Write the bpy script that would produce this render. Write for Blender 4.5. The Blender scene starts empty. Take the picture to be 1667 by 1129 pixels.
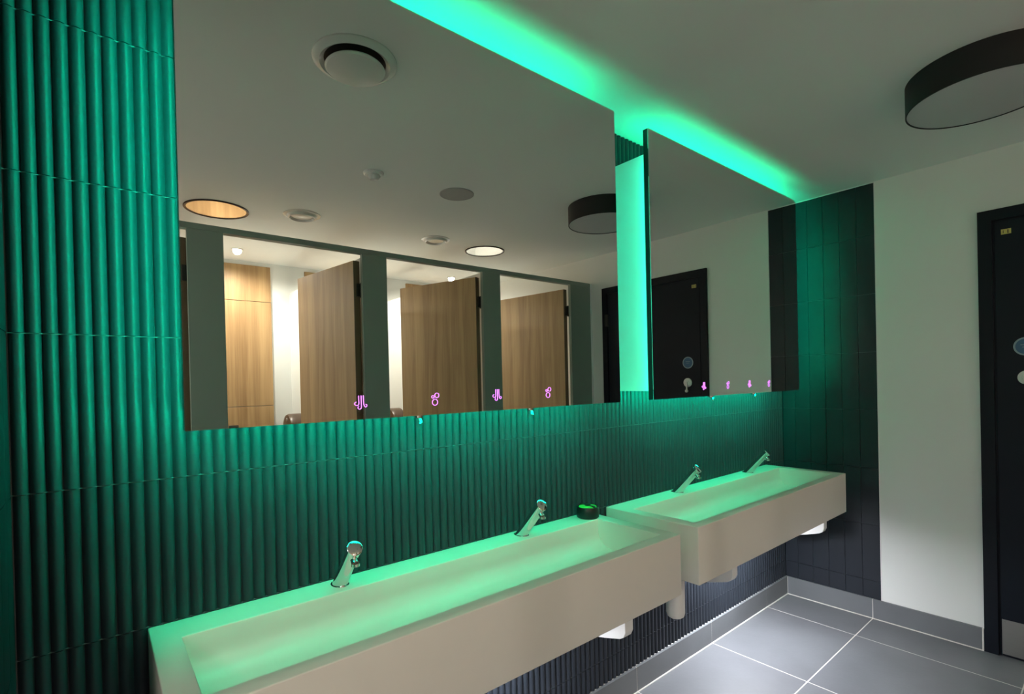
import bpy, bmesh, math, random
from mathutils import Vector, Matrix
random.seed(7)
S = bpy.context.scene
COL = S.collection
PI = math.pi

# ------------------------------------------------------------------ camera
W_PX, H_PX = 1667, 1129
cam_d = bpy.data.cameras.new('camera')
cam = bpy.data.objects.new('camera', cam_d)
COL.objects.link(cam)
yaw, pit, rol = map(math.radians, (39.342, -0.3515, 1.332))
fw = Vector((math.sin(yaw)*math.cos(pit), math.cos(yaw)*math.cos(pit), math.sin(pit)))
rt = Vector((math.cos(yaw), -math.sin(yaw), 0))
up = rt.cross(fw)
eu = math.cos(rol)*rt - math.sin(rol)*up
ev = math.sin(rol)*rt + math.cos(rol)*up
cam.matrix_world = Matrix.Translation((0, -1.4103, 1.38)) @ Matrix((eu, ev, -fw)).transposed().to_4x4()
cam_d.sensor_fit = 'HORIZONTAL'
cam_d.sensor_width = 36
cam_d.lens = 36*828.2/W_PX
cam_d.shift_y = (626.37 - H_PX/2)/W_PX
cam_d.clip_start = 0.02
S.camera = cam

# ------------------------------------------------------------------ world and exposure
wd = bpy.data.worlds.new('world')
S.world = wd
wd.use_nodes = True
wd.node_tree.nodes['Background'].inputs[0].default_value = (0.5, 0.55, 0.6, 1)
wd.node_tree.nodes['Background'].inputs[1].default_value = 0.0
S.view_settings.view_transform = 'Standard'
S.view_settings.look = 'None'
S.view_settings.exposure = 0.0
S.view_settings.gamma = 1.0
S.view_settings.use_curve_mapping = False
S.cycles.max_bounces = 14
S.cycles.diffuse_bounces = 8
S.cycles.glossy_bounces = 8
S.cycles.sample_clamp_indirect = 6
S.cycles.use_denoising = True
S.cycles.caustics_reflective = True

LED_TOP, LED_SIDE, LED_BOTTOM = 9.0, 195.0, 195.0
LED_GAP = 27.0                                        # the strips either side of the gap between the mirrors
LOBBY_FILL_L = 52.0                                       # unseen drum light added in the lobby to brighten the basin fronts
DRUM_FILL_L = 11.0                                        # unseen drum light added left of the camera to lift the pilasters
#    # strengths of the green strips behind the mirrors
SPOT_W = 86.0                                        # cubicle downlights
UNDER = 185.0                                         # white light bars under the basins
LED_COL = (0.0, 1.0, 0.50)

# ------------------------------------------------------------------ measures (metres)
H = 2.446            # ceiling
XE = 3.3755          # right wall
XL = -0.1335         # short tiled return wall on the left
YW = -2.0193         # cubicle front
YB = -3.75           # rear wall behind the cubicles
MY = -0.2196         # front of the mirrors
RIM = 0.846
P0, PP, PW = 0.3703, 0.9136, 0.1627   # cubicle pilasters: left edge, pitch, width

# ------------------------------------------------------------------ materials
def mat(name, col, rough=0.5, metal=0.0, var=0.0, vscale=6.0, bump=0.0, bscale=60.0, coat=0.0, spec=0.5, stretch=None):
    m = bpy.data.materials.new(name)
    m.use_nodes = True
    nt = m.node_tree
    b = nt.nodes['Principled BSDF']
    b.inputs['Base Color'].default_value = (*col, 1)
    b.inputs['Roughness'].default_value = rough
    b.inputs['Metallic'].default_value = metal
    b.inputs['Specular IOR Level'].default_value = spec
    b.inputs['Coat Weight'].default_value = coat
    tc = nt.nodes.new('ShaderNodeTexCoord')
    vec = tc.outputs['Object']
    if stretch:
        mp = nt.nodes.new('ShaderNodeMapping')
        mp.inputs['Scale'].default_value = stretch
        nt.links.new(vec, mp.inputs['Vector'])
        vec = mp.outputs['Vector']
    if var > 0:
        n = nt.nodes.new('ShaderNodeTexNoise')
        n.inputs['Scale'].default_value = vscale
        n.inputs['Detail'].default_value = 5
        nt.links.new(vec, n.inputs['Vector'])
        mx = nt.nodes.new('ShaderNodeMix')
        mx.data_type = 'RGBA'
        mx.inputs['A'].default_value = (*[c*(1-var) for c in col], 1)
        mx.inputs['B'].default_value = (*[min(1, c*(1+var)) for c in col], 1)
        nt.links.new(n.outputs['Fac'], mx.inputs['Factor'])
        nt.links.new(mx.outputs['Result'], b.inputs['Base Color'])
    if bump > 0:
        n2 = nt.nodes.new('ShaderNodeTexNoise')
        n2.inputs['Scale'].default_value = bscale
        n2.inputs['Detail'].default_value = 3
        nt.links.new(vec, n2.inputs['Vector'])
        bp = nt.nodes.new('ShaderNodeBump')
        bp.inputs['Strength'].default_value = bump
        bp.inputs['Distance'].default_value = 0.002
        nt.links.new(n2.outputs['Fac'], bp.inputs['Height'])
        nt.links.new(bp.outputs['Normal'], b.inputs['Normal'])
    return m

def emit(name, col, strength):
    m = bpy.data.materials.new(name)
    m.use_nodes = True
    b = m.node_tree.nodes['Principled BSDF']
    b.inputs['Base Color'].default_value = (0.5, 0.5, 0.5, 1)
    b.inputs['Emission Color'].default_value = (*col, 1)
    b.inputs['Emission Strength'].default_value = strength
    return m

def oak(name, dark, light, scale=1.0):
    m = bpy.data.materials.new(name)
    m.use_nodes = True
    nt = m.node_tree
    b = nt.nodes['Principled BSDF']
    b.inputs['Roughness'].default_value = 0.45
    tc = nt.nodes.new('ShaderNodeTexCoord')
    mp = nt.nodes.new('ShaderNodeMapping')
    mp.inputs['Scale'].default_value = (9*scale, 9*scale, 0.55*scale)
    nt.links.new(tc.outputs['Object'], mp.inputs['Vector'])
    n = nt.nodes.new('ShaderNodeTexNoise')
    n.inputs['Scale'].default_value = 1.6
    n.inputs['Detail'].default_value = 6
    n.inputs['Distortion'].default_value = 0.6
    nt.links.new(mp.outputs['Vector'], n.inputs['Vector'])
    mp2 = nt.nodes.new('ShaderNodeMapping')
    mp2.inputs['Scale'].default_value = (120, 120, 3)
    nt.links.new(tc.outputs['Object'], mp2.inputs['Vector'])
    n2 = nt.nodes.new('ShaderNodeTexNoise')
    n2.inputs['Scale'].default_value = 1.0
    n2.inputs['Detail'].default_value = 2
    nt.links.new(mp2.outputs['Vector'], n2.inputs['Vector'])
    ad = nt.nodes.new('ShaderNodeMath'); ad.operation = 'MULTIPLY_ADD'
    ad.inputs[1].default_value = 0.25
    nt.links.new(n2.outputs['Fac'], ad.inputs[0])
    nt.links.new(n.outputs['Fac'], ad.inputs[2])
    cr = nt.nodes.new('ShaderNodeValToRGB')
    cr.color_ramp.elements[0].position = 0.42
    cr.color_ramp.elements[0].color = (*dark, 1)
    cr.color_ramp.elements[1].position = 0.78
    cr.color_ramp.elements[1].color = (*light, 1)
    nt.links.new(ad.outputs[0], cr.inputs['Fac'])
    nt.links.new(cr.outputs['Color'], b.inputs['Base Color'])
    return m

M = dict(
    tile=mat('dark_fluted_tile', (0.024, 0.030, 0.040), 0.42, var=0.12, vscale=9, bump=0.05, bscale=90, spec=0.24),
    flat=mat('dark_flat_tile', (0.018, 0.022, 0.030), 0.42, var=0.12, vscale=9, bump=0.05, bscale=70, spec=0.3),
    grout=mat('grey_grout', (0.12, 0.13, 0.15), 0.9, var=0.1, vscale=40),
    wgrout=mat('pale_grout', (0.72, 0.70, 0.66), 0.85, var=0.08, vscale=40),
    paint=mat('white_wall_paint', (0.80, 0.82, 0.80), 0.7, var=0.02, vscale=3, bump=0.06, bscale=220),
    ceil=mat('white_ceiling_paint', (0.82, 0.84, 0.82), 0.75, var=0.02, vscale=2, bump=0.05, bscale=160),
    floor=mat('slate_floor_tile', (0.145, 0.152, 0.166), 0.42, var=0.28, vscale=3.0, bump=0.25, bscale=60),
    skirt=mat('slate_skirting_tile', (0.15, 0.16, 0.172), 0.45, var=0.18, vscale=5, bump=0.1, bscale=45),
    basin=mat('warm_white_solid_surface', (0.75, 0.72, 0.66), 0.38, var=0.015, vscale=30),
    chrome=mat('chrome', (0.80, 0.80, 0.80), 0.07, 1.0, var=0.02),
    steel=mat('brushed_steel', (0.42, 0.41, 0.40), 0.38, 1.0, var=0.06, vscale=20, stretch=(1, 1, 30)),
    mirror=mat('mirror_glass', (0.80, 0.84, 0.81), 0.0, 1.0, var=0.001),
    edge=mat('dark_mirror_edge', (0.010, 0.016, 0.014), 0.3, var=0.1),
    carcass=mat('white_cabinet_board', (0.80, 0.80, 0.79), 0.5, var=0.01),
    black=mat('black_plastic', (0.006, 0.006, 0.007), 0.3, var=0.1),
    drum=mat('matte_black_drum', (0.006, 0.006, 0.007), 0.55, var=0.1),
    diff=mat('opal_diffuser', (0.55, 0.55, 0.56), 0.5, var=0.01),
    white=mat('white_plastic', (0.82, 0.81, 0.79), 0.35, var=0.01),
    vent=mat('white_gloss_metal', (0.74, 0.74, 0.72), 0.22, var=0.01),
    grille=mat('grey_speaker_mesh', (0.42, 0.42, 0.41), 0.8, var=0.15, vscale=200),
    ring=mat('dark_bronze_ring', (0.055, 0.035, 0.030), 0.4, 0.4, var=0.1),
    disc=mat('polished_ceiling_glass', (0.60, 0.57, 0.53), 0.06, 1.0, var=0.01),
    green=mat('grey_green_laminate', (0.26, 0.31, 0.27), 0.5, var=0.04, vscale=8),
    hinge=mat('dark_steel_hinge', (0.06, 0.06, 0.055), 0.4, 0.7, var=0.1),
    doorm=mat('navy_door_paint', (0.005, 0.008, 0.016), 0.5, var=0.15, vscale=5, spec=0.25),
    framem=mat('navy_frame_paint', (0.004, 0.006, 0.012), 0.5, var=0.12, vscale=5, spec=0.25),
    trim=mat('white_tile_trim', (0.80, 0.78, 0.80), 0.4, var=0.01),
    tag=mat('yellow_plate', (0.62, 0.55, 0.16), 0.5, var=0.1, vscale=60),
    ink=mat('dark_ink', (0.05, 0.04, 0.02), 0.6, var=0.1),
    blue=mat('blue_sign', (0.05, 0.14, 0.26), 0.4, var=0.1, vscale=30),
    bluering=mat('pale_blue_sign_border', (0.28, 0.38, 0.44), 0.4, var=0.05),
    brown=mat('dark_brown_translucent_plastic', (0.090, 0.055, 0.035), 0.35, var=0.1),
    gel=mat('green_gel', (0.10, 0.55, 0.10), 0.3, var=0.25, vscale=50),
    oak=oak('oak_laminate', (0.30, 0.175, 0.078), (0.50, 0.325, 0.155)),
    oakedge=mat('dark_oak_edge', (0.17, 0.12, 0.07), 0.5, var=0.2, vscale=6, stretch=(20, 20, 1)),
    ltop=emit('green_led_top', (0.0, 1.0, 0.42), LED_TOP),
    lside=emit('green_led_side', LED_COL, LED_SIDE),
    lgap=emit('green_led_gap', (0.0, 1.0, 0.56), LED_GAP),
    diff_fill=emit('fill_diffuser', (0.95, 0.97, 0.92), DRUM_FILL_L),
    diff_lobby_fill=emit('fill_diffuser_lobby', (1.0, 0.88, 0.76), LOBBY_FILL_L),
    lbot=emit('green_led_bottom', LED_COL, LED_BOTTOM),
    icon=emit('violet_backlight', (0.75, 0.16, 1.0), 1.6),
    lens=emit('lit_lamp_lens', (1.0, 0.86, 0.70), 12.0),
    lens_off=mat('unlit_lamp_lens', (0.75, 0.70, 0.62), 0.3, var=0.02),
    bar=emit('white_led_bar', (0.92, 0.94, 1.0), UNDER),
)

# ------------------------------------------------------------------ mesh helpers
def box(bm, a, b, mi=0, bev=0.0, seg=2):
    x0, y0, z0 = [min(p, q) for p, q in zip(a, b)]
    x1, y1, z1 = [max(p, q) for p, q in zip(a, b)]
    t = bmesh.new()
    v = [t.verts.new(p) for p in [(x0,y0,z0),(x1,y0,z0),(x1,y1,z0),(x0,y1,z0),(x0,y0,z1),(x1,y0,z1),(x1,y1,z1),(x0,y1,z1)]]
    for f in [(0,3,2,1),(4,5,6,7),(0,1,5,4),(1,2,6,5),(2,3,7,6),(3,0,4,7)]:
        t.faces.new([v[i] for i in f])
    if bev > 0:
        bmesh.ops.bevel(t, geom=list(t.edges), offset=bev, segments=seg, profile=0.5, affect='EDGES')
    merge(bm, t, mi)

def merge(bm, t, mi=0, mtx=None):
    if mtx: bmesh.ops.transform(t, matrix=mtx, verts=t.verts)
    vm = {v: bm.verts.new(v.co) for v in t.verts}
    for f in t.faces:
        try:
            g = bm.faces.new([vm[v] for v in f.verts]); g.material_index = mi if mi else f.material_index
        except ValueError:
            pass
    t.free()

def lathe(bm, prof, c=(0,0,0), n=48, mi=0, mtx=None):
    """prof: (radius, z) list, turned about the z axis"""
    t = bmesh.new()
    rings = []
    for r, z in prof:
        if r < 1e-6: rings.append([t.verts.new((0, 0, z))])
        else: rings.append([t.verts.new((r*math.cos(2*PI*i/n), r*math.sin(2*PI*i/n), z)) for i in range(n)])
    for A, B in zip(rings, rings[1:]):
        for i in range(n):
            j = (i+1) % n
            if len(A) == 1 and len(B) == 1: continue
            if len(A) == 1: t.faces.new([A[0], B[i], B[j]])
            elif len(B) == 1: t.faces.new([A[i], A[j], B[0]])
            else: t.faces.new([A[i], A[j], B[j], B[i]])
    bmesh.ops.recalc_face_normals(t, faces=t.faces)
    m = Matrix.Translation(c)
    if mtx: m = m @ mtx
    merge(bm, t, mi, m)

def tube(bm, pts, r, n=8, mi=0):
    t = bmesh.new(); rings = []
    P = [Vector(p) for p in pts]
    prev = None
    for i, p in enumerate(P):
        d = (P[min(i+1, len(P)-1)] - P[max(i-1, 0)]).normalized()
        a = Vector((0, 1, 0)) if abs(d.y) < 0.9 else Vector((1, 0, 0))
        if prev is not None: a = prev
        u = (a - d*a.dot(d)).normalized(); w = d.cross(u); prev = u
        rings.append([t.verts.new(p + r*(u*math.cos(2*PI*k/n) + w*math.sin(2*PI*k/n))) for k in range(n)])
    for A, B in zip(rings, rings[1:]):
        for k in range(n): t.faces.new([A[k], A[(k+1) % n], B[(k+1) % n], B[k]])
    t.faces.new(rings[0][::-1]); t.faces.new(rings[-1])
    bmesh.ops.recalc_face_normals(t, faces=t.faces)
    merge(bm, t, mi)

def prism(bm, poly, axis, a, b, mi=0, bev=0.0):
    """poly: 2-D outline; axis: extrusion axis 0/1/2"""
    def pt(p, h):
        l = list(p); l.insert(axis, h); return l
    t = bmesh.new()
    A = [t.verts.new(pt(p, a)) for p in poly]; B = [t.verts.new(pt(p, b)) for p in poly]
    t.faces.new(A); t.faces.new(B[::-1])
    for i in range(len(poly)):
        j = (i+1) % len(poly); t.faces.new([A[i], B[i], B[j], A[j]])
    bmesh.ops.recalc_face_normals(t, faces=t.faces)
    if bev: bmesh.ops.bevel(t, geom=list(t.edges), offset=bev, segments=2, profile=0.5, affect='EDGES')
    merge(bm, t, mi)

def obj(name, bm, mats, parent=None, origin=None, sharp=32):
    bm.normal_update()
    for f in bm.faces: f.smooth = True
    for e in bm.edges:
        if len(e.link_faces) == 2 and e.calc_face_angle(0) > math.radians(sharp): e.smooth = False
    me = bpy.data.meshes.new(name)
    if origin is not None: bmesh.ops.translate(bm, vec=-Vector(origin), verts=bm.verts)
    bm.to_mesh(me); bm.free()
    for m in (mats if isinstance(mats, (list, tuple)) else [mats]): me.materials.append(m)
    o = bpy.data.objects.new(name, me)
    COL.objects.link(o)
    if origin is not None: o.location = origin
    if parent: o.parent = parent
    return o

def thing(name, label, cat, loc=(0,0,0), rotz=0, group=None):
    o = bpy.data.objects.new(name, None); COL.objects.link(o)
    o.empty_display_size = 0.05
    o.location = loc; o.rotation_euler = (0, 0, rotz)
    tag(o, label, cat, group)
    return o

def tag(o, label, cat, group=None):
    o['label'] = label; o['category'] = cat
    if group: o['group'] = group
    return o

def struct(o, label=None, cat=None):
    o['kind'] = 'structure'
    if label: o['label'] = label
    if cat: o['category'] = cat
    return o

def copy_tree(o, parent=None):
    c = o.copy(); COL.objects.link(c)
    if parent: c.parent = parent
    for ch in list(o.children): copy_tree(ch, c)
    return c

NB = bmesh.new

# ------------------------------------------------------------------ room shell
# floor: large slate tiles with pale joints
TS = 0.628
bm = NB()
box(bm, (-2.2, 0.02, -0.06), (XE+0.1, YB-0.1, -0.0006), 1)
xs = [3.080 - TS*k for k in range(-1, 10)]
ys = [-0.468 - TS*k for k in range(-1, 7)]
for x in xs:
    for y in ys:
        x0, x1 = max(x-TS+0.0026, -2.2), min(x-0.0026, XE+0.01)
        y1, y0 = min(y+TS-0.0026, 0.01), max(y+0.0026, YB-0.02)
        # tile occupies (x-TS..x, y..y+TS)
        if x1-x0 < 0.02 or y1-y0 < 0.004: continue
        box(bm, (x0, y0, -0.01), (x1, y1, 0.0), 0)
fl = obj('floor', bm, [M['floor'], M['wgrout']])
struct(fl, 'large dark slate floor tiles with pale joints', 'floor')

bm = NB(); box(bm, (-2.2, 0.1, H), (XE+0.1, YB-0.1, H+0.1))
struct(obj('ceiling', bm, M['ceil']), 'flat white painted ceiling', 'ceiling')

TP = 0.0824                                  # tile module along the mirror wall (three flutes)
ROWS = [-0.11, 0.209, 0.527, 0.8455, 1.176, 1.501, 1.826, 2.152, 2.48]
def flutes(bm, x0, x1, z0, z1):
    """one tile: three convex flutes, real thickness"""
    n = 9; K = 3
    t = bmesh.new(); top = []
    w = x1 - x0
    pts = []
    for k in range(K):
        for i in range(n):
            u = i/n
            pts.append((x0 + w*(k+u)/K, 0.0085 - 0.0095*abs(math.sin(PI*u))**0.75))
    pts.append((x1, 0.0085))
    A = [t.verts.new((x, y, z0)) for x, y in pts]; B = [t.verts.new((x, y, z1)) for x, y in pts]
    C_ = [t.verts.new((x, 0.012, z0)) for x, y in (pts[0], pts[-1])]; D_ = [t.verts.new((x, 0.012, z1)) for x, y in (pts[0], pts[-1])]
    for i in range(len(pts)-1): t.faces.new([A[i], A[i+1], B[i+1], B[i]])
    t.faces.new(A[::-1] + [C_[0], C_[1]]); t.faces.new(B + [D_[1], D_[0]])
    t.faces.new([C_[0], A[0], B[0], D_[0]]); t.faces.new([A[-1], C_[1], D_[1], B[-1]])
    merge(bm, t, 0)
bm = NB()
g = 0.0011
k = -33
for k in range(-33, 12):
    xa, xb = 2.4984 + TP*k, 2.4984 + TP*(k+1)
    if xb > XE+0.001 or xa < XL-0.03: 
        if xa >= XE-0.02 or xb <= XL+0.004: continue
    xa2, xb2 = max(xa, XL+0.001), min(xb, XE-0.001)
    for r in range(len(ROWS)-1):
        z0, z1 = max(ROWS[r], 0.05), min(ROWS[r+1], H-0.001)
        if z1 - z0 < 0.01: continue
        flutes(bm, xa2+g*0.3, xb2-g*0.3, z0+g, z1-g)
box(bm, (XL-0.02, 0.0098, 0), (XE+0.02, 0.1, H), 1)
for z in ROWS:
    if 0.1 < z < H: box(bm, (XL, 0.0048, z-0.0010), (XE, 0.0105, z+0.0010), 1)
struct(obj('wall_back', bm, [M['tile'], M['grout']], sharp=50), 'fluted dark tile wall behind the mirrors and basins', 'wall')

def flat_tiles(bm, xf, sgn, ylist, zl):
    """flat tiles on a wall facing -x (sgn=-1) or +x (sgn=+1)"""
    for y0, y1 in zip(ylist, ylist[1:]):
        for z0, z1 in zip(zl, zl[1:]):
            z0c, z1c = max(z0, 0.03), min(z1, H-0.002)
            if z1c-z0c < 0.01: continue
            a, b_ = random.uniform(-.0006, .0006), random.uniform(-.0006, .0006)
            t = bmesh.new()
            ya, yb = y0-0.0011, y1+0.0011; za, zb = z0c+0.0011, z1c-0.0011
            n = 6; fr = []
            for i in range(n+1):
                u = i/n; y = ya+(yb-ya)*u
                bulge = 0.0005*math.sin(PI*u) + a*(u-0.5)
                fr.append((y, bulge))
            A = [t.verts.new((xf+sgn*bu, y, za)) for y, bu in fr]; B = [t.verts.new((xf+sgn*(bu+b_), y, zb)) for y, bu in fr]
            A2 = [t.verts.new((xf-sgn*0.006, y, za)) for y in (ya, yb)]; B2 = [t.verts.new((xf-sgn*0.006, y, zb)) for y in (ya, yb)]
            for i in range(n): t.faces.new([A[i], A[i+1], B[i+1], B[i]])
            t.faces.new([A[0], B[0], B2[0], A2[0]]); t.faces.new([A[-1], A2[1], B2[1], B[-1]])
            t.faces.new(A + [A2[1], A2[0]]); t.faces.new(B[::-1] + [B2[0], B2[1]])
            bmesh.ops.recalc_face_normals(t, faces=t.faces)
            merge(bm, t, 0)
# right wall: tiled strip beside the basins, then white plaster
TE = 0.507
bm = NB()
yl = [0.0] + [-0.0735 - 0.0865*i for i in range(0, 6)]
yl[-1] = -TE
flat_tiles(bm, XE, -1, yl, ROWS)
box(bm, (XE+0.0055, 0.0, 0), (XE+0.12, -TE, H), 1)
box(bm, (XE, -TE, 0), (XE+0.12, YB-0.1, H), 2)
struct(obj('wall_right', bm, [M['flat'], M['grout'], M['paint']]), 'white plaster wall with a flat dark tiled strip beside the basins', 'wall')
# left: short tiled return, then the room carries on
bm = NB()
yl2 = [0.0] + [-0.0735 - 0.0865*i for i in range(0, 6)]; yl2[-1] = -TE
flat_tiles(bm, XL, 1, yl2, ROWS)
box(bm, (XL-0.0035, 0.0, 0), (XL-0.12, -TE, H), 1)
box(bm, (-2.2, 0.1, 0), (XL-0.1, -0.5, H), 2)
box(bm, (-2.3, 0.1, 0), (-2.2, YB-0.1, H), 2)
struct(obj('wall_left', bm, [M['flat'], M['grout'], M['paint']]), 'short tiled return wall at the left end of the basins', 'wall')
bm = NB(); box(bm, (-2.2, YB, 0), (XE, YB-0.1, H))
struct(obj('wall_front', bm, M['paint']), 'white rear wall of the cubicles seen in the mirror', 'wall')

# skirting tiles
BB = 0.1095
bm = NB()
xj = [XL+0.001, 0.568, 1.196, 1.822, 2.451, 3.0785, XE-0.002]
for a, b in zip(xj, xj[1:]): box(bm, (a+0.0018, 0.0, 0.0035), (b-0.0018, -0.012, BB), 0, 0.0008, 1)
box(bm, (XL, 0.008, 0), (XE, -0.0105, BB-0.001), 1)
box(bm, (XL, -0.0103, 0), (XE, -0.0165, 0.0035), 1)
struct(obj('baseboard_back', bm, [M['skirt'], M['wgrout']]), 'slate skirting tiles under the fluted wall', 'baseboard')
bm = NB()
yj = [-0.0125, -0.468, -0.9275]
for a, b in zip(yj, yj[1:]): box(bm, (XE, a-0.0018, 0.0035), (XE-0.012, b+0.0018, BB), 0, 0.0008, 1)
box(bm, (XE+0.002, -0.012, 0), (XE-0.0105, -0.9325, BB-0.001), 1)
box(bm, (XE-0.010, -0.012, 0), (XE-0.0165, -0.9325, 0.0035), 1)
box(bm, (XE-0.010, -0.9278, 0), (XE-0.0125, -0.9325, BB), 1)
struct(obj('baseboard_right', bm, [M['skirt'], M['wgrout']]), 'slate skirting tiles along the right wall up to the door', 'baseboard')
bm = NB(); box(bm, (XE+0.002, -1.899, 0), (XE-0.012, YB, BB))
struct(obj('baseboard_right_far', bm, M['skirt']), 'slate skirting beyond the door', 'baseboard')
bpy.data.objects['baseboard_right_far'].name = 'trim_3'
bm = NB(); box(bm, (XE+0.003, -TE+0.0005, BB), (XE-0.0025, -TE-0.0035, H), 0, 0.0005, 1)
struct(obj('trim_1', bm, M['trim']), 'thin white metal edge strip between tiles and plaster', 'trim')
bm = NB(); box(bm, (XE+0.003, 0, H-0.005), (XE-0.002, -TE, H))
struct(obj('trim_2', bm, M['trim']), 'thin pale sealant line where the tiles meet the ceiling', 'trim')

# ------------------------------------------------------------------ entrance door in the right wall
D0, D1, DT = -0.9346, -1.8942, 2.155
dr = thing('door_1', 'dark navy door in a navy frame at the right of the picture', 'door', (XE, (D0+D1)/2, 0))
dr['kind'] = 'structure'
def dpart(name, bm, m, par=dr, **kw):
    o = obj(name, bm, m, None, **kw)
    o.parent = par
    o.matrix_parent_inverse = Matrix.Translation(par.location).inverted() if par is dr else Matrix.Identity(4)
    return o
bm = NB()
fx = XE-0.016
box(bm, (XE, D0, 0), (fx, D0-0.052, DT), 0, 0.001, 1)
box(bm, (XE, D1, 0), (fx, D1+0.052, DT), 0, 0.001, 1)
box(bm, (XE, D0-0.05, DT-0.052), (fx, D1+0.05, DT), 0, 0.001, 1)
box(bm, (XE+0.001, D0-0.03, 0.001), (XE-0.003, D1+0.03, DT-0.03))
dpart('door_frame', bm, M['framem'])
bm = NB(); box(bm, (XE-0.0032, D0-0.060, 0.006), (XE-0.007, D1+0.060, DT-0.060), 0, 0.001, 1)
leaf = dpart('door_leaf', bm, M['doorm'])
bm = NB(); box(bm, (XE-0.0072, D0-0.0635, 0.012), (XE-0.009, D1+0.0635, 0.180), 0, 0.0004, 1)
for y in (D0-0.072, D1+0.072):
    for z in (0.025, 0.168):
        lathe(bm, [(0, 0.0), (0.004, 0.0), (0.0035, 0.0015), (0, 0.0018)], (XE-0.009, y, z), 12, 0, Matrix.Rotation(-PI/2, 4, 'Y'))
dpart('kick_plate', bm, M['steel'])['label'] = 'brushed steel kick plate'
RY = Matrix.Rotation(-PI/2, 4, 'Y')
bm = NB()
lathe(bm, [(0, 0), (0.043, 0), (0.043, 0.0012), (0.036, 0.0016)], (XE-0.007, -1.096, 1.491), 40, 0, RY)
lathe(bm, [(0.036, 0.0016), (0, 0.0017)], (XE-0.007, -1.096, 1.491), 40, 1, RY)
box(bm, (XE-0.0088, -1.078, 1.497), (XE-0.0090, -1.114, 1.500), 2)
box(bm, (XE-0.0088, -1.084, 1.486), (XE-0.0090, -1.108, 1.489), 2)
dpart('door_sign', bm, [M['bluering'], M['blue'], M['bluering']])['label'] = 'round blue door sign with a pale border'
bm = NB()
lathe(bm, [(0, 0), (0.033, 0), (0.033, 0.006), (0.028, 0.009), (0.018, 0.009), (0.016, 0.014), (0, 0.015)], (XE-0.007, -1.099, 1.345), 36, 0, RY)
lockp = dpart('lock_rose', bm, M['white']); lockp['label'] = 'pale round thumb-turn lock'
bm = NB()
box(bm, (XE-0.020, -1.094, 1.352), (XE-0.030, -1.104, 1.276), 0, 0.003, 2)
lathe(bm, [(0, 0), (0.011, 0), (0.011, 0.010), (0.008, 0.013), (0, 0.013)], (XE-0.020, -1.101, 1.284), 24, 0, RY)
dpart('thumb_turn', bm, M['white'], par=lockp)
bm = NB()
box(bm, (XE-0.007, -1.018, 2.029), (XE-0.0083, -1.053, 2.053), 0)
box(bm, (XE-0.0083, -1.0245, 2.034), (XE-0.0086, -1.0270, 2.048), 1)
box(bm, (XE-0.0083, -1.0400, 2.032), (XE-0.0086, -1.0440, 2.049), 1)
dpart('number_plate', bm, [M['tag'], M['ink']])['label'] = 'small yellow plate with dark marks'
for z in (1.88, 1.08, 0.28):
    bm = NB()
    lathe(bm, [(0, -0.05), (0.007, -0.05), (0.007, 0.05), (0, 0.05)], (XE-0.012, D1+0.056, z), 16)
    box(bm, (XE-0.0065, D1+0.030, z-0.05), (XE-0.0175, D1+0.054, z+0.05), 0)
    dpart('hinge', bm, M['hinge'])

# ------------------------------------------------------------------ mirror cabinets
def arc(cx, cz, rx, rz, a0, a1, n=14):
    return [(cx+rx*math.cos(math.radians(a0+(a1-a0)*i/n)), cz+rz*math.sin(math.radians(a0+(a1-a0)*i/n))) for i in range(n+1)]
def air_icon(x, z):
    """three falling lines that curl at the foot"""
    s = 1/22.58/1000; bm = NB()
    sx, sz = s*1000/545, s*1000/668
    def P(l): return [(x+(a-620)*sx, MY-0.0006, z-(b-560)*sz) for a, b in l]
    tube(bm, P([(560,300),(562,480),(567,570),(555,630),(515,660),(465,650),(425,605),(440,555),(485,530)]), 0.00105, 6)
    tube(bm, P([(635,300),(638,560),(642,700),(630,765),(590,800),(545,780),(525,735),(560,690)]), 0.00105, 6)
    tube(bm, P([(705,300),(710,480),(715,620),(735,695),(770,732),(805,705),(815,655),(775,620)]), 0.00105, 6)
    return bm
def soap_icon(x, z):
    """three bubbles"""
    s = 1/28.2/1000; bm = NB(); sx, sz = s*1000/560, s*1000/640
    for cx, cz, rx, rz in ((505, 680, 128, 148), (605, 350, 98, 112), (410, 415, 58, 62)):
        L = [(x+(a-510)*sx, MY-0.0006, z-(b-520)*sz) for a, b in arc(cx, cz, rx, rz, 0, 360, 24)]
        tube(bm, L, 0.00100, 6)
    return bm
MT, MB_, CT, CB = 2.3594, 1.2970, 2.294, 1.330
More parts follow.
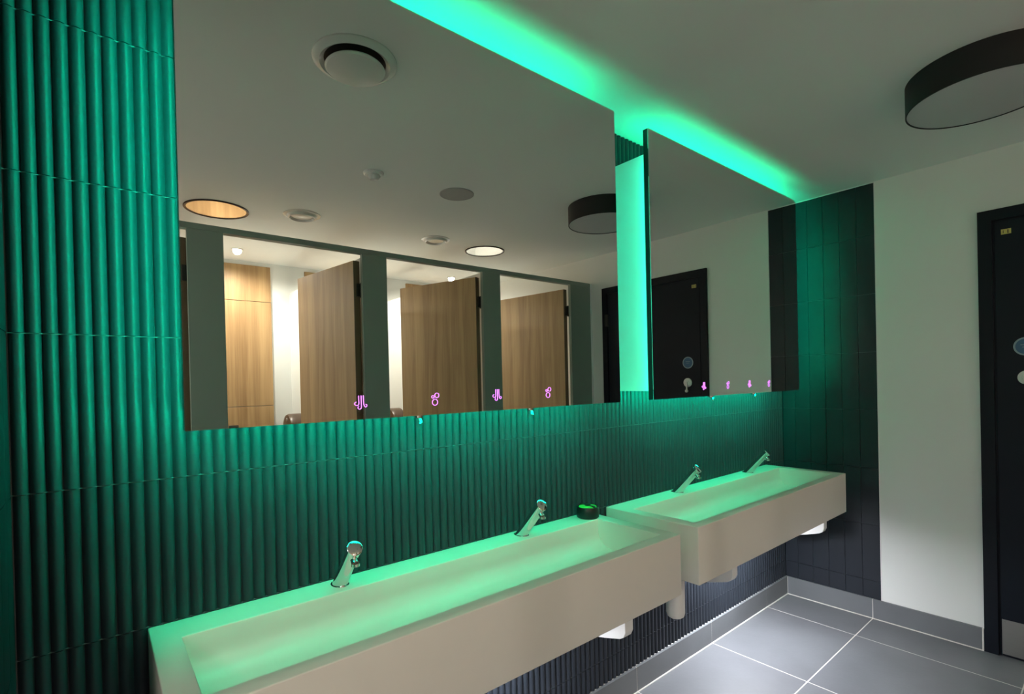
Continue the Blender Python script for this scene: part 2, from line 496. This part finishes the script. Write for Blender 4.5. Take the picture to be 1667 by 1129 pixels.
def cabinet(x0, x1, label, icons, spouts):
    cx = (x0+x1)/2
    t = thing('mirror_cabinet', label, 'mirror', (cx, 0, MB_), 0, 'backlit mirrors over the basins')
    def add(name, bm, m, sharp=32, par=None):
        bmesh.ops.translate(bm, vec=(-cx, 0, -MB_), verts=bm.verts)
        return obj(name, bm, m, par or t, sharp=sharp)
    # mirror pane: glass face in front of a thin dark tray
    bm = NB()
    box(bm, (x0, MY+0.003, MB_), (x1, MY+0.024, MT), 1)
    box(bm, (x0, MY, MB_), (x1, MY+0.003, MT), 0)
    pane = add('mirror_pane', bm, [M['mirror'], M['edge']])
    ins = 0.057
    bm = NB(); box(bm, (x0+ins, -0.001, CB), (x1-ins, MY+0.024, CT), 0)
    add('cabinet_box', bm, M['carcass'])['label'] = 'white box behind the mirror'
    # strips stuck to the back of the pane, facing the wall
    yb0, yb1 = MY+0.024, MY+0.0265
    bm = NB(); box(bm, (x0+ins+0.01, -0.095, CT), (x1-ins-0.01, -0.160, CT+0.002)); add('light_strip', bm, M['ltop'])['label'] = 'green light strip along the top'
    bm = NB(); box(bm, (x0+0.03, yb0, CB-0.012), (x1-0.03, yb1, CB-0.024)); add('light_strip', bm, M['lbot'])['label'] = 'green light strip along the underside'
    bm = NB(); box(bm, (x0+0.022, yb0, CB), (x0+0.034, yb1, CT)); add('light_strip', bm, M['lside' if x0 < 1 else 'lgap'])['label'] = 'green light strip down the left side'
    bm = NB(); box(bm, (x1-0.022, yb0, CB), (x1-0.034, yb1, CT)); add('light_strip', bm, M['lgap' if x0 < 1 else 'lside'])['label'] = 'green light strip down the right side'
    for x, z, kd in icons:
        add(('air' if kd == 'a' else 'soap')+'_icon', (air_icon if kd == 'a' else soap_icon)(x, z), M['icon'], par=pane)['label'] = \
            'glowing violet curling air lines' if kd == 'a' else 'glowing violet soap bubbles'
    for x in spouts:
        bm = NB()
        lathe(bm, [(0, 0.004), (0.013, 0.004), (0.0135, -0.030), (0.0125, -0.044), (0.009, -0.046), (0, -0.046)], (x, -0.140, CB), 24)
        tube(bm, [(x, -0.142, CB-0.040), (x, -0.150, CB-0.050), (x, -0.152, CB-0.060)], 0.0048, 10)
        add('soap_spout', bm, M['chrome'])
    return t
cabinet(0.1359, 1.4881, 'large backlit mirror over the nearer basin, reflecting the cubicle doors',
        [(0.499, 1.338, 'a'), (0.707, 1.339, 's'), (0.918, 1.342, 'a'), (1.125, 1.344, 's')], (0.700, 1.115))
cabinet(1.6928, 3.0652, 'backlit mirror over the farther basin, reflecting the white wall and navy door',
        [(2.063, 1.342, 'a'), (2.271, 1.343, 's'), (2.481, 1.343, 'a'), (2.690, 1.342, 's')], (2.258, 2.684))

# ------------------------------------------------------------------ basins
BZ, BF = 0.6378, -0.4242
def basin(x0, x1, label):
    cx = (x0+x1)/2
    t = thing('wash_basin', label, 'basin', (cx, 0, BZ), 0, 'long trough basins')
    bm = NB()
    ix0, ix1, iy0, iy1, iz = x0+0.054, x1-0.052, -0.101, -0.379, RIM-0.100
    oy0 = -0.0012
    prof = [(iy0, RIM)]
    r1, r2 = 0.060, 0.018
    prof += [(iy0-0.004-r1+r1*math.cos(PI/2*k/8), iz+r1-r1*math.sin(PI/2*k/8)) for k in range(9)]
    prof += [(iy1+0.004+r2-r2*math.sin(PI/2*k/4), iz+r2-r2*math.cos(PI/2*k/4)) for k in range(5)]
    prof += [(iy1, RIM)]
    A = [bm.verts.new((ix0 + (0.004 if 0 < i < len(prof)-1 else 0), y, z)) for i, (y, z) in enumerate(prof)]
    B = [bm.verts.new((ix1 - (0.006 if 0 < i < len(prof)-1 else 0), y, z)) for i, (y, z) in enumerate(prof)]
    for i in range(len(prof)-1): bm.faces.new([A[i], A[i+1], B[i+1], B[i]])
    bm.faces.new(A); bm.faces.new(B)
    ob = [bm.verts.new(p) for p in ((x0, oy0, BZ), (x1, oy0, BZ), (x1, BF, BZ), (x0, BF, BZ))]
    ot = [bm.verts.new(p) for p in ((x0, oy0, RIM), (x1, oy0, RIM), (x1, BF, RIM), (x0, BF, RIM))]
    bm.faces.new(ob)
    for i in range(4):
        j = (i+1) % 4; bm.faces.new([ob[i], ob[j], ot[j], ot[i]])
    it = [A[0], B[0], B[-1], A[-1]]
    for i in range(4):
        j = (i+1) % 4; bm.faces.new([ot[i], ot[j], it[j], it[i]])
    bmesh.ops.recalc_face_normals(bm, faces=bm.faces)
    outer = set(ob+ot); rim = set(it)
    te = [e for e in bm.edges if all(v in outer for v in e.verts) or all(v in rim for v in e.verts)]
    bmesh.ops.bevel(bm, geom=te, offset=0.0028, segments=3, profile=0.5, affect='EDGES')
    bmesh.ops.translate(bm, vec=(-cx, 0, -BZ), verts=bm.verts)
    obj('basin_body', bm, M['basin'], t, sharp=40)
    for dx in (-0.32, 0.32):
        bm = NB()
        lathe(bm, [(0, 0.002), (0.012, 0.003), (0.014, 0.001), (0.026, 0.003), (0.028, 0.0), (0.026, -0.0005)], (dx, -0.24, iz-BZ+0.0008), 32)
        obj('drain', bm, M['chrome'], t)
    return t
basin(0.0799, 1.5387, 'nearer long warm-white trough basin, cut off by the picture bottom')
basin(1.6502, 3.1213, 'farther long warm-white trough basin, beside the tiled end wall')

# taps
def make_tap():
    t = thing('basin_tap', '', 'tap', (0, 0, 0), 0, 'chrome basin taps')
    ax = Vector((0, -0.105, 0.119)); L = ax.length; ax.normalize()
    u = Vector((1, 0, 0)); w = ax.cross(u)
    bm = NB(); n = 32; rings = []
    for s, r, cut in ((0, 0.0205, 1), (0.02, 0.0195, 0.7), (0.05, 0.0185, 0.3), (0.09, 0.0180, 0), (L-0.010, 0.0176, 0), (L-0.004, 0.0168, 0)):
        ring = []
        for i in range(n):
            a = 2*PI*i/n
            off = u*math.cos(a)*r + w*math.sin(a)*r
            p = ax*s + off
            if cut > 0:                          # lower rings lie in planes turning towards the level basin ledge
                p = p - ax*(off.z/ax.z)*cut
            ring.append(bm.verts.new(p))
        rings.append(ring)
    for A, B in zip(rings, rings[1:]):
        for i in range(n): bm.faces.new([A[i], A[(i+1) % n], B[(i+1) % n], B[i]])
    bm.faces.new(rings[0][::-1]); bm.faces.new(rings[-1])
    bmesh.ops.recalc_face_normals(bm, faces=bm.faces)
    obj('tap_body', bm, M['chrome'], t)
    # push-top disc
    nrm = Vector((0, -0.80, 0.60)).normalized()
    mt = nrm.to_track_quat('Z', 'Y').to_matrix().to_4x4()
    bm = NB()
    lathe(bm, [(0, -0.003), (0.0155, -0.003), (0.0195, 0.0), (0.0205, 0.003), (0.0200, 0.0065), (0.0182, 0.0075), (0, 0.0078)], ax*(L+0.000), 40, 0, mt)
    obj('push_cap', bm, M['chrome'], t)
    bm = NB()
    p = ax*(L-0.028)
    tube(bm, [p, p+Vector((0, -0.016, -0.006)), p+Vector((0, -0.024, -0.014))], 0.0095, 16)
    lathe(bm, [(0, -0.005), (0.008, -0.005), (0.0105, -0.004), (0.0105, 0.003), (0, 0.003)], p+Vector((0, -0.0255, -0.0165)), 20)
    obj('spout', bm, M['chrome'], t)
    bm = NB(); lathe(bm, [(0, 0), (0.0255, 0), (0.0255, 0.0015), (0.022, 0.002), (0, 0.002)], (0, 0, -0.0005), 32, 0, Matrix.Diagonal((0.9, 1.22, 1, 1)))
    obj('base_ring', bm, M['chrome'], t)
    return t
tap0 = make_tap()
for i, (x, y, lab) in enumerate([
        (0.500, -0.048, 'slanted chrome push tap on the nearer basin, closest to the camera'),
        (1.142, -0.050, 'slanted chrome push tap on the nearer basin, beside the black dish'),
        (2.105, -0.048, 'slanted chrome push tap on the farther basin, nearer of its two'),
        (2.805, -0.044, 'slanted chrome push tap on the farther basin, closest to the tiled corner')]):
    o = tap0 if i == 0 else copy_tree(tap0)
    o.location = (x, y, RIM); o['label'] = lab

# black tub with green gel
t = thing('air_freshener', 'small round black tub with green gel on the nearer basin ledge', 'air freshener', (1.478, -0.056, RIM))
bm = NB(); lathe(bm, [(0, 0), (0.040, 0), (0.0435, 0.004), (0.0445, 0.026), (0.0425, 0.036), (0.041, 0.042), (0.0385, 0.043), (0.037, 0.036), (0, 0.036)], n=48)
obj('tub', bm, M['black'], t)
bm = NB(); lathe(bm, [(0, 0.0362), (0.036, 0.0362), (0.034, 0.043), (0.020, 0.046), (0, 0.046)], n=40)
obj('gel', bm, M['gel'], t)['label'] = 'bright green gel'
bm = NB(); lathe(bm, [(0, 0.044), (0.012, 0.044), (0.012, 0.049), (0.008, 0.051), (0, 0.051)], n=24)
box(bm, (-0.005, -0.037, 0.041), (0.005, 0.037, 0.0475), 0, 0.001, 1)
obj('clip', bm, M['black'], t)

# units and light bars below the basins
def under_unit(x, label):
    t = thing('dryer_outlet', label, 'hand dryer unit', (x, 0, BZ), 0, 'white outlets under the basins')
    bm = NB()
    poly = [(-0.10, 0.0), (-0.10, -0.200), (-0.22, -0.168), (-0.288, -0.147), (-0.305, -0.136), (-0.313, -0.118), (-0.313, 0.0)]
    prism(bm, poly, 0, -0.022, 0.022, 0, 0.003)
    obj('housing', bm, M['white'], t, sharp=40)
    bm = NB(); box(bm, (-0.012, -0.135, -0.180), (0.012, -0.175, -0.1915), 0, 0.002, 1)
    obj('air_slot', bm, M['black'], t)
    return t
under_unit(1.392, 'white angular outlet under the right part of the nearer basin')
under_unit(2.122, 'angular outlet under the left part of the farther basin, in shade')
under_unit(3.142, 'white angular outlet under the right end of the farther basin')
t = thing('waste_trap', 'white cylindrical bottle trap showing in the gap below the two basins', 'waste trap', (1.765, -0.25, BZ))
bm = NB(); lathe(bm, [(0, -0.208), (0.022, -0.206), (0.032, -0.199), (0.0360, -0.186), (0.0365, -0.050), (0.030, -0.044), (0, -0.044)], n=40)
obj('trap_cup', bm, M['white'], t)
bm = NB(); lathe(bm, [(0, -0.044), (0.019, -0.044), (0.019, -0.012), (0.026, -0.010), (0.026, 0.0), (0, 0.0)], n=32)
obj('collar', bm, M['white'], t)
def light_bar(x0, x1, label):
    t = thing('under_basin_light', label, 'light', ((x0+x1)/2, -0.15, BZ), 0, 'light bars under the basins')
    w = (x1-x0)/2
    bm = NB(); box(bm, (-w, -0.034, -0.012), (w, 0.034, 0), 0, 0.002, 1)
    for y in (-0.034, 0.031): box(bm, (-w, y, -0.020), (w, y+0.003, -0.010))
    obj('bar_housing', bm, M['white'], t)
    bm = NB(); box(bm, (-w+0.005, -0.030, -0.015), (w-0.005, 0.030, -0.0115)); obj('bar_lens', bm, M['bar'], t)
    return t
light_bar(0.60, 1.00, 'white light bar hidden under the middle of the nearer basin')
light_bar(2.25, 2.75, 'white light bar hidden under the middle of the farther basin')

# ------------------------------------------------------------------ ceiling fittings
def drum(x, y, dm, label):
    t = thing('drum_light', label, 'ceiling light', (x, y, H), 0, 'black drum ceiling lights')
    bm = NB(); lathe(bm, [(0, 0), (0.216, 0), (0.216, -0.108), (0.2115, -0.108), (0.2115, -0.100), (0, -0.100)], n=96)
    obj('drum_shade', bm, M['drum'], t)
    bm = NB(); lathe(bm, [(0, -0.1005), (0.2113, -0.1005), (0.2113, -0.1055), (0.208, -0.1065), (0, -0.1065)], n=96)
    obj('diffuser', bm, M[dm], t)
drum(2.444, -1.084, 'diff', 'large unlit black drum ceiling light near the right wall')
drum(-1.35, -2.40, 'diff_lobby_fill', 'added fill light in a black drum, in the lobby left of the cubicles, outside the picture')  # added out of view as fill for the basin fronts
drum(-0.62, -1.25, 'diff_fill', 'added fill light in a black drum to the left of the camera, outside the picture')  # second unseen fill, added for the pilasters and other faces towards the basins

t = thing('air_valve', 'large round white ceiling air valve with a hanging disc, reflected in the near mirror', 'vent', (0.685, -0.638, H))
bm = NB(); lathe(bm, [(0.098, 0.0), (0.098, -0.006), (0.112, -0.016), (0.124, -0.013), (0.134, -0.004), (0.134, 0.0)], n=72)
obj('collar', bm, M['vent'], t)
bm = NB(); lathe(bm, [(0, 0), (0.098, 0), (0.098, -0.003), (0, -0.003)], n=72); obj('throat', bm, M['black'], t)
bm = NB(); lathe(bm, [(0, -0.020), (0.075, -0.021), (0.092, -0.024), (0.0955, -0.029), (0.090, -0.034), (0.05, -0.041), (0, -0.044)], n=72)
tube(bm, [(0, 0, -0.003), (0, 0, -0.021)], 0.008, 12)
obj('disc', bm, M['vent'], t)

t = thing('presence_sensor', 'small white ceiling sensor between the air valve and the downlights', 'sensor', (1.107, -1.438, H))
bm = NB(); lathe(bm, [(0, 0), (0.050, 0), (0.050, -0.007), (0.044, -0.012), (0.030, -0.012), (0, -0.012)], n=48); obj('base', bm, M['white'], t)
bm = NB(); lathe(bm, [(0.030, -0.0115), (0.029, -0.022), (0.020, -0.034), (0, -0.040)], n=32)
for a in range(3):
    box(bm, (0.030*math.cos(a*2.1)-0.006, 0.030*math.sin(a*2.1)-0.006, -0.016), (0.030*math.cos(a*2.1)+0.006, 0.030*math.sin(a*2.1)+0.006, -0.010), 0, 0.001, 1)
obj('lens', bm, M['vent'], t)

t = thing('ceiling_speaker', 'flat grey round ceiling speaker right of the sensor', 'speaker', (1.602, -1.435, H))
bm = NB(); lathe(bm, [(0.090, 0), (0.096, 0), (0.096, -0.004), (0.090, -0.006), (0.086, -0.005)], n=64); obj('rim', bm, M['grille'], t)
bm = NB(); lathe(bm, [(0, -0.007), (0.05, -0.0065), (0.088, -0.0045), (0.088, -0.001), (0, -0.001)], n=64); obj('mesh_cover', bm, M['grille'], t)

def ring_light(x, y, r, label):
    t = thing('ring_light', label, 'ceiling light', (x, y, H), 0, 'flush round lights with dark rings')
    bm = NB(); lathe(bm, [(r-0.014, 0), (r, 0), (r, -0.006), (r-0.004, -0.008), (r-0.014, -0.005)], n=72); obj('ring', bm, M['ring'], t)
    bm = NB(); lathe(bm, [(0, -0.0035), (r-0.0145, -0.0035), (r-0.0145, -0.0005), (0, -0.0005)], n=72); obj('cover', bm, M['disc'], t)['label'] = 'flat reflective cover'
ring_light(0.583, -2.468, 0.170, 'flush round ceiling light with a dark ring reflecting oak, left in the near mirror')
ring_light(2.470, -2.352, 0.160, 'flush round ceiling light with a dark ring and grey cover, beside the small right downlight')
def downlight(x, y, r, label):
    t = thing('downlight', label, 'ceiling light', (x, y, H), 0, 'unlit white ceiling downlights')
    bm = NB(); lathe(bm, [(r*0.62, 0), (r, 0), (r, -0.003), (r*0.84, -0.007), (r*0.76, -0.020), (r*0.68, -0.022), (r*0.62, -0.008), (r*0.60, -0.001)], n=64); obj('bezel', bm, M['vent'], t)
    bm = NB(); lathe(bm, [(0, -0.014), (r*0.50, -0.013), (r*0.60, -0.006), (r*0.60, 0), (0, 0)], n=48); obj('lens', bm, M['lens_off'], t)
downlight(1.018, -2.290, 0.108, 'white ceiling downlight with a deep bezel, second from left in the near mirror')
downlight(1.975, -2.290, 0.104, 'small white ceiling downlight above the second cubicle door in the near mirror')
def cub_spot(x, label):
    t = thing('cubicle_spotlight', label, 'spotlight', (x, -3.366, H), 0, 'lit spotlights inside the cubicles')
    bm = NB(); lathe(bm, [(0.016, 0), (0.040, 0), (0.040, -0.003), (0.030, -0.006), (0.016, -0.004)], n=32); obj('bezel', bm, M['vent'], t)
    bm = NB(); lathe(bm, [(0, -0.003), (0.016, -0.003), (0.016, 0), (0, 0)], n=24); obj('lens', bm, M['lens'], t)['label'] = 'brightly lit lens'
    ld = bpy.data.lights.new('spot_lamp', 'SPOT'); ld.energy = SPOT_W; ld.color = (1.0, 0.91, 0.81)
    ld.spot_size = math.radians(165); ld.spot_blend = 0.85; ld.shadow_soft_size = 0.03
    lo = bpy.data.objects.new('lamp_glow', ld); COL.objects.link(lo); lo.parent = t; lo.location = (0, 0, -0.012)
    return t
cub_spot(0.865, 'lit spotlight in the cubicle with the bright oak panel, left in the near mirror')
cub_spot(1.830, 'lit spotlight in the middle cubicle, hidden behind its pilaster')
cub_spot(2.797, 'lit spotlight above the right-hand open cubicle in the near mirror')
cub_spot(-0.050, 'lit spotlight in the leftmost cubicle, outside the mirror view')

# ------------------------------------------------------------------ cubicles (seen in the mirrors)
HB, HT = 2.1885, 2.2194
bm = NB(); box(bm, (P0-PP, YW, HB), (XE-0.012, YW-0.045, HT), 0, 0.001, 1)
tag(obj('header_rail', bm, M['green']), 'long thin grey-green rail along the top of the cubicle fronts', 'rail')
labs = ['far left of the near mirror', 'between the bright oak cubicle and the middle door', 'between the middle and right cubicle doors', 'against the white wall at the right end']
for i in range(-1, 4):
    x0 = P0+PP*i; x1 = x0+PW if i < 3 else XE-0.022
    bm = NB(); box(bm, (x0, YW, 0.0), (x1, YW-0.028, HB), 0, 0.001, 1)
    o = obj('pilaster', bm, M['green'], origin=((x0+x1)/2, YW-0.014, 0))
    tag(o, 'tall grey-green cubicle pilaster, ' + (labs[i] if i >= 0 else 'outside the mirror view'), 'cubicle panel', 'cubicle pilasters')
bm = NB(); box(bm, (XE-0.021, YW+0.002, 0), (XE-0.0005, YW-0.03, HT), 0)
tag(obj('wall_channel', bm, M['trim']), 'pale vertical channel fixing the last pilaster to the white wall', 'channel')
dl = ['barely visible edge of an oak cubicle door at the left edge of the near mirror',
      'open oak cubicle door beside the bright oak panel', 'open oak cubicle door in the middle of the near mirror', 'open oak cubicle door nearest the white wall and navy door']
angs = [81.0, 81.3, 70.5, 81.5]
for i in range(4):
    hx, hy = P0+PP*i+0.004, YW-0.052
    t = thing('cubicle_door', dl[i], 'cubicle door', (hx, hy, 0), 0, 'open oak cubicle doors')
    a = math.radians(180+angs[i])      # leaf runs from the hinge towards the cubicle's rear
    t.rotation_euler = (0, 0, a)
    # local x runs along the leaf; the visible face is on local -y
    bm = NB(); box(bm, (0.003, -0.042, 0.12), (0.742, -0.001, 2.150), 0, 0.0008, 1)
    obj('door_leaf', bm, M['oak'], t)
    bm = NB(); box(bm, (0.0, -0.0425, 0.12), (0.003, 0.0, 2.1505), 0)
    obj('edge_strip', bm, M['oakedge'], t)['label'] = 'dark brown hinge-side edge'
    for z in (1.97, 1.10, 0.30):
        bm = NB()
        lathe(bm, [(0, -0.045), (0.009, -0.045), (0.009, 0.0), (0.0075, 0.001), (0.0075, 0.045), (0, 0.045)], (-0.010, 0.004, z), 16)
        box(bm, (-0.012, -0.026, z-0.040), (-0.0005, 0.004, z+0.040), 0, 0.001, 1)
        obj('hinge', bm, M['hinge'], t)
for i in range(-1, 2):
    xp = 1.345 + PP*(i)
    bm = NB(); box(bm, (xp, YW-0.075, 0.0), (xp+0.036, YB+0.0, 2.205), 0, 0.001, 1)
    tag(obj('cubicle_partition', bm, M['paint'], origin=(xp+0.018, -2.9, 0)),
        ['white partition on the left of the bright oak cubicle, behind the first pilaster', 'white partition behind the left open oak door', 'white partition behind the middle open oak door',
         ][i+1], 'partition', 'white cubicle partitions')
for i, (x0, x1) in enumerate([(-0.35, 0.265), (0.565, 1.190), (1.478, 2.103), (2.485, 3.01)]):
    t = thing('rear_panel', ['oak rear panel of the leftmost cubicle', 'brightly lit oak rear panel with a horizontal joint', 'oak rear panel peeping over the left open door', 'oak rear panel peeping over the middle open door'][i],
              'panel', ((x0+x1)/2, YB, 0), 0, 'oak rear panels of the cubicles')
    w = (x1-x0)/2
    for z0, z1 in ((0.0, 1.224), (1.228, 2.108), (2.112, 2.412)):
        bm = NB(); box(bm, (-w, 0.001, z0), (w, 0.020, z1), 0, 0.0008, 1); obj('panel_board', bm, M['oak'], t)
    bm = NB(); box(bm, (-0.036, 0.0205, 1.000), (0.036, 0.028, 1.075), 0, 0.003, 2); box(bm, (-0.028, 0.028, 1.03), (-0.003, 0.031, 1.066), 0, 0.001, 1); box(bm, (0.003, 0.028, 1.03), (0.028, 0.031, 1.066), 0, 0.001, 1)
    fp = obj('flush_plate', bm, M['hinge'], t); fp['label'] = 'small dark flush plate'
for i in range(0, 2):
    xp = 1.345 + PP*i
    t = thing('paper_dispenser', ['dark round paper dispenser beside the left open oak door', 'dark round paper dispenser beside the middle open oak door'][i], 'dispenser', (xp, -3.50, 1.02), 0, 'round paper dispensers')
    bm = NB(); lathe(bm, [(0, 0), (0.135, 0), (0.137, 0.006), (0.137, 0.095), (0.128, 0.112), (0.10, 0.118), (0, 0.120)], (0, 0, 0), 64, 0, RY)
    obj('casing', bm, M['brown'], t)
    bm = NB(); lathe(bm, [(0, 0), (0.014, 0), (0.012, 0.004), (0, 0.004)], (-0.1195, 0.02, 0.09), 20, 0, RY)
    obj('lock', bm, M['steel'], t)
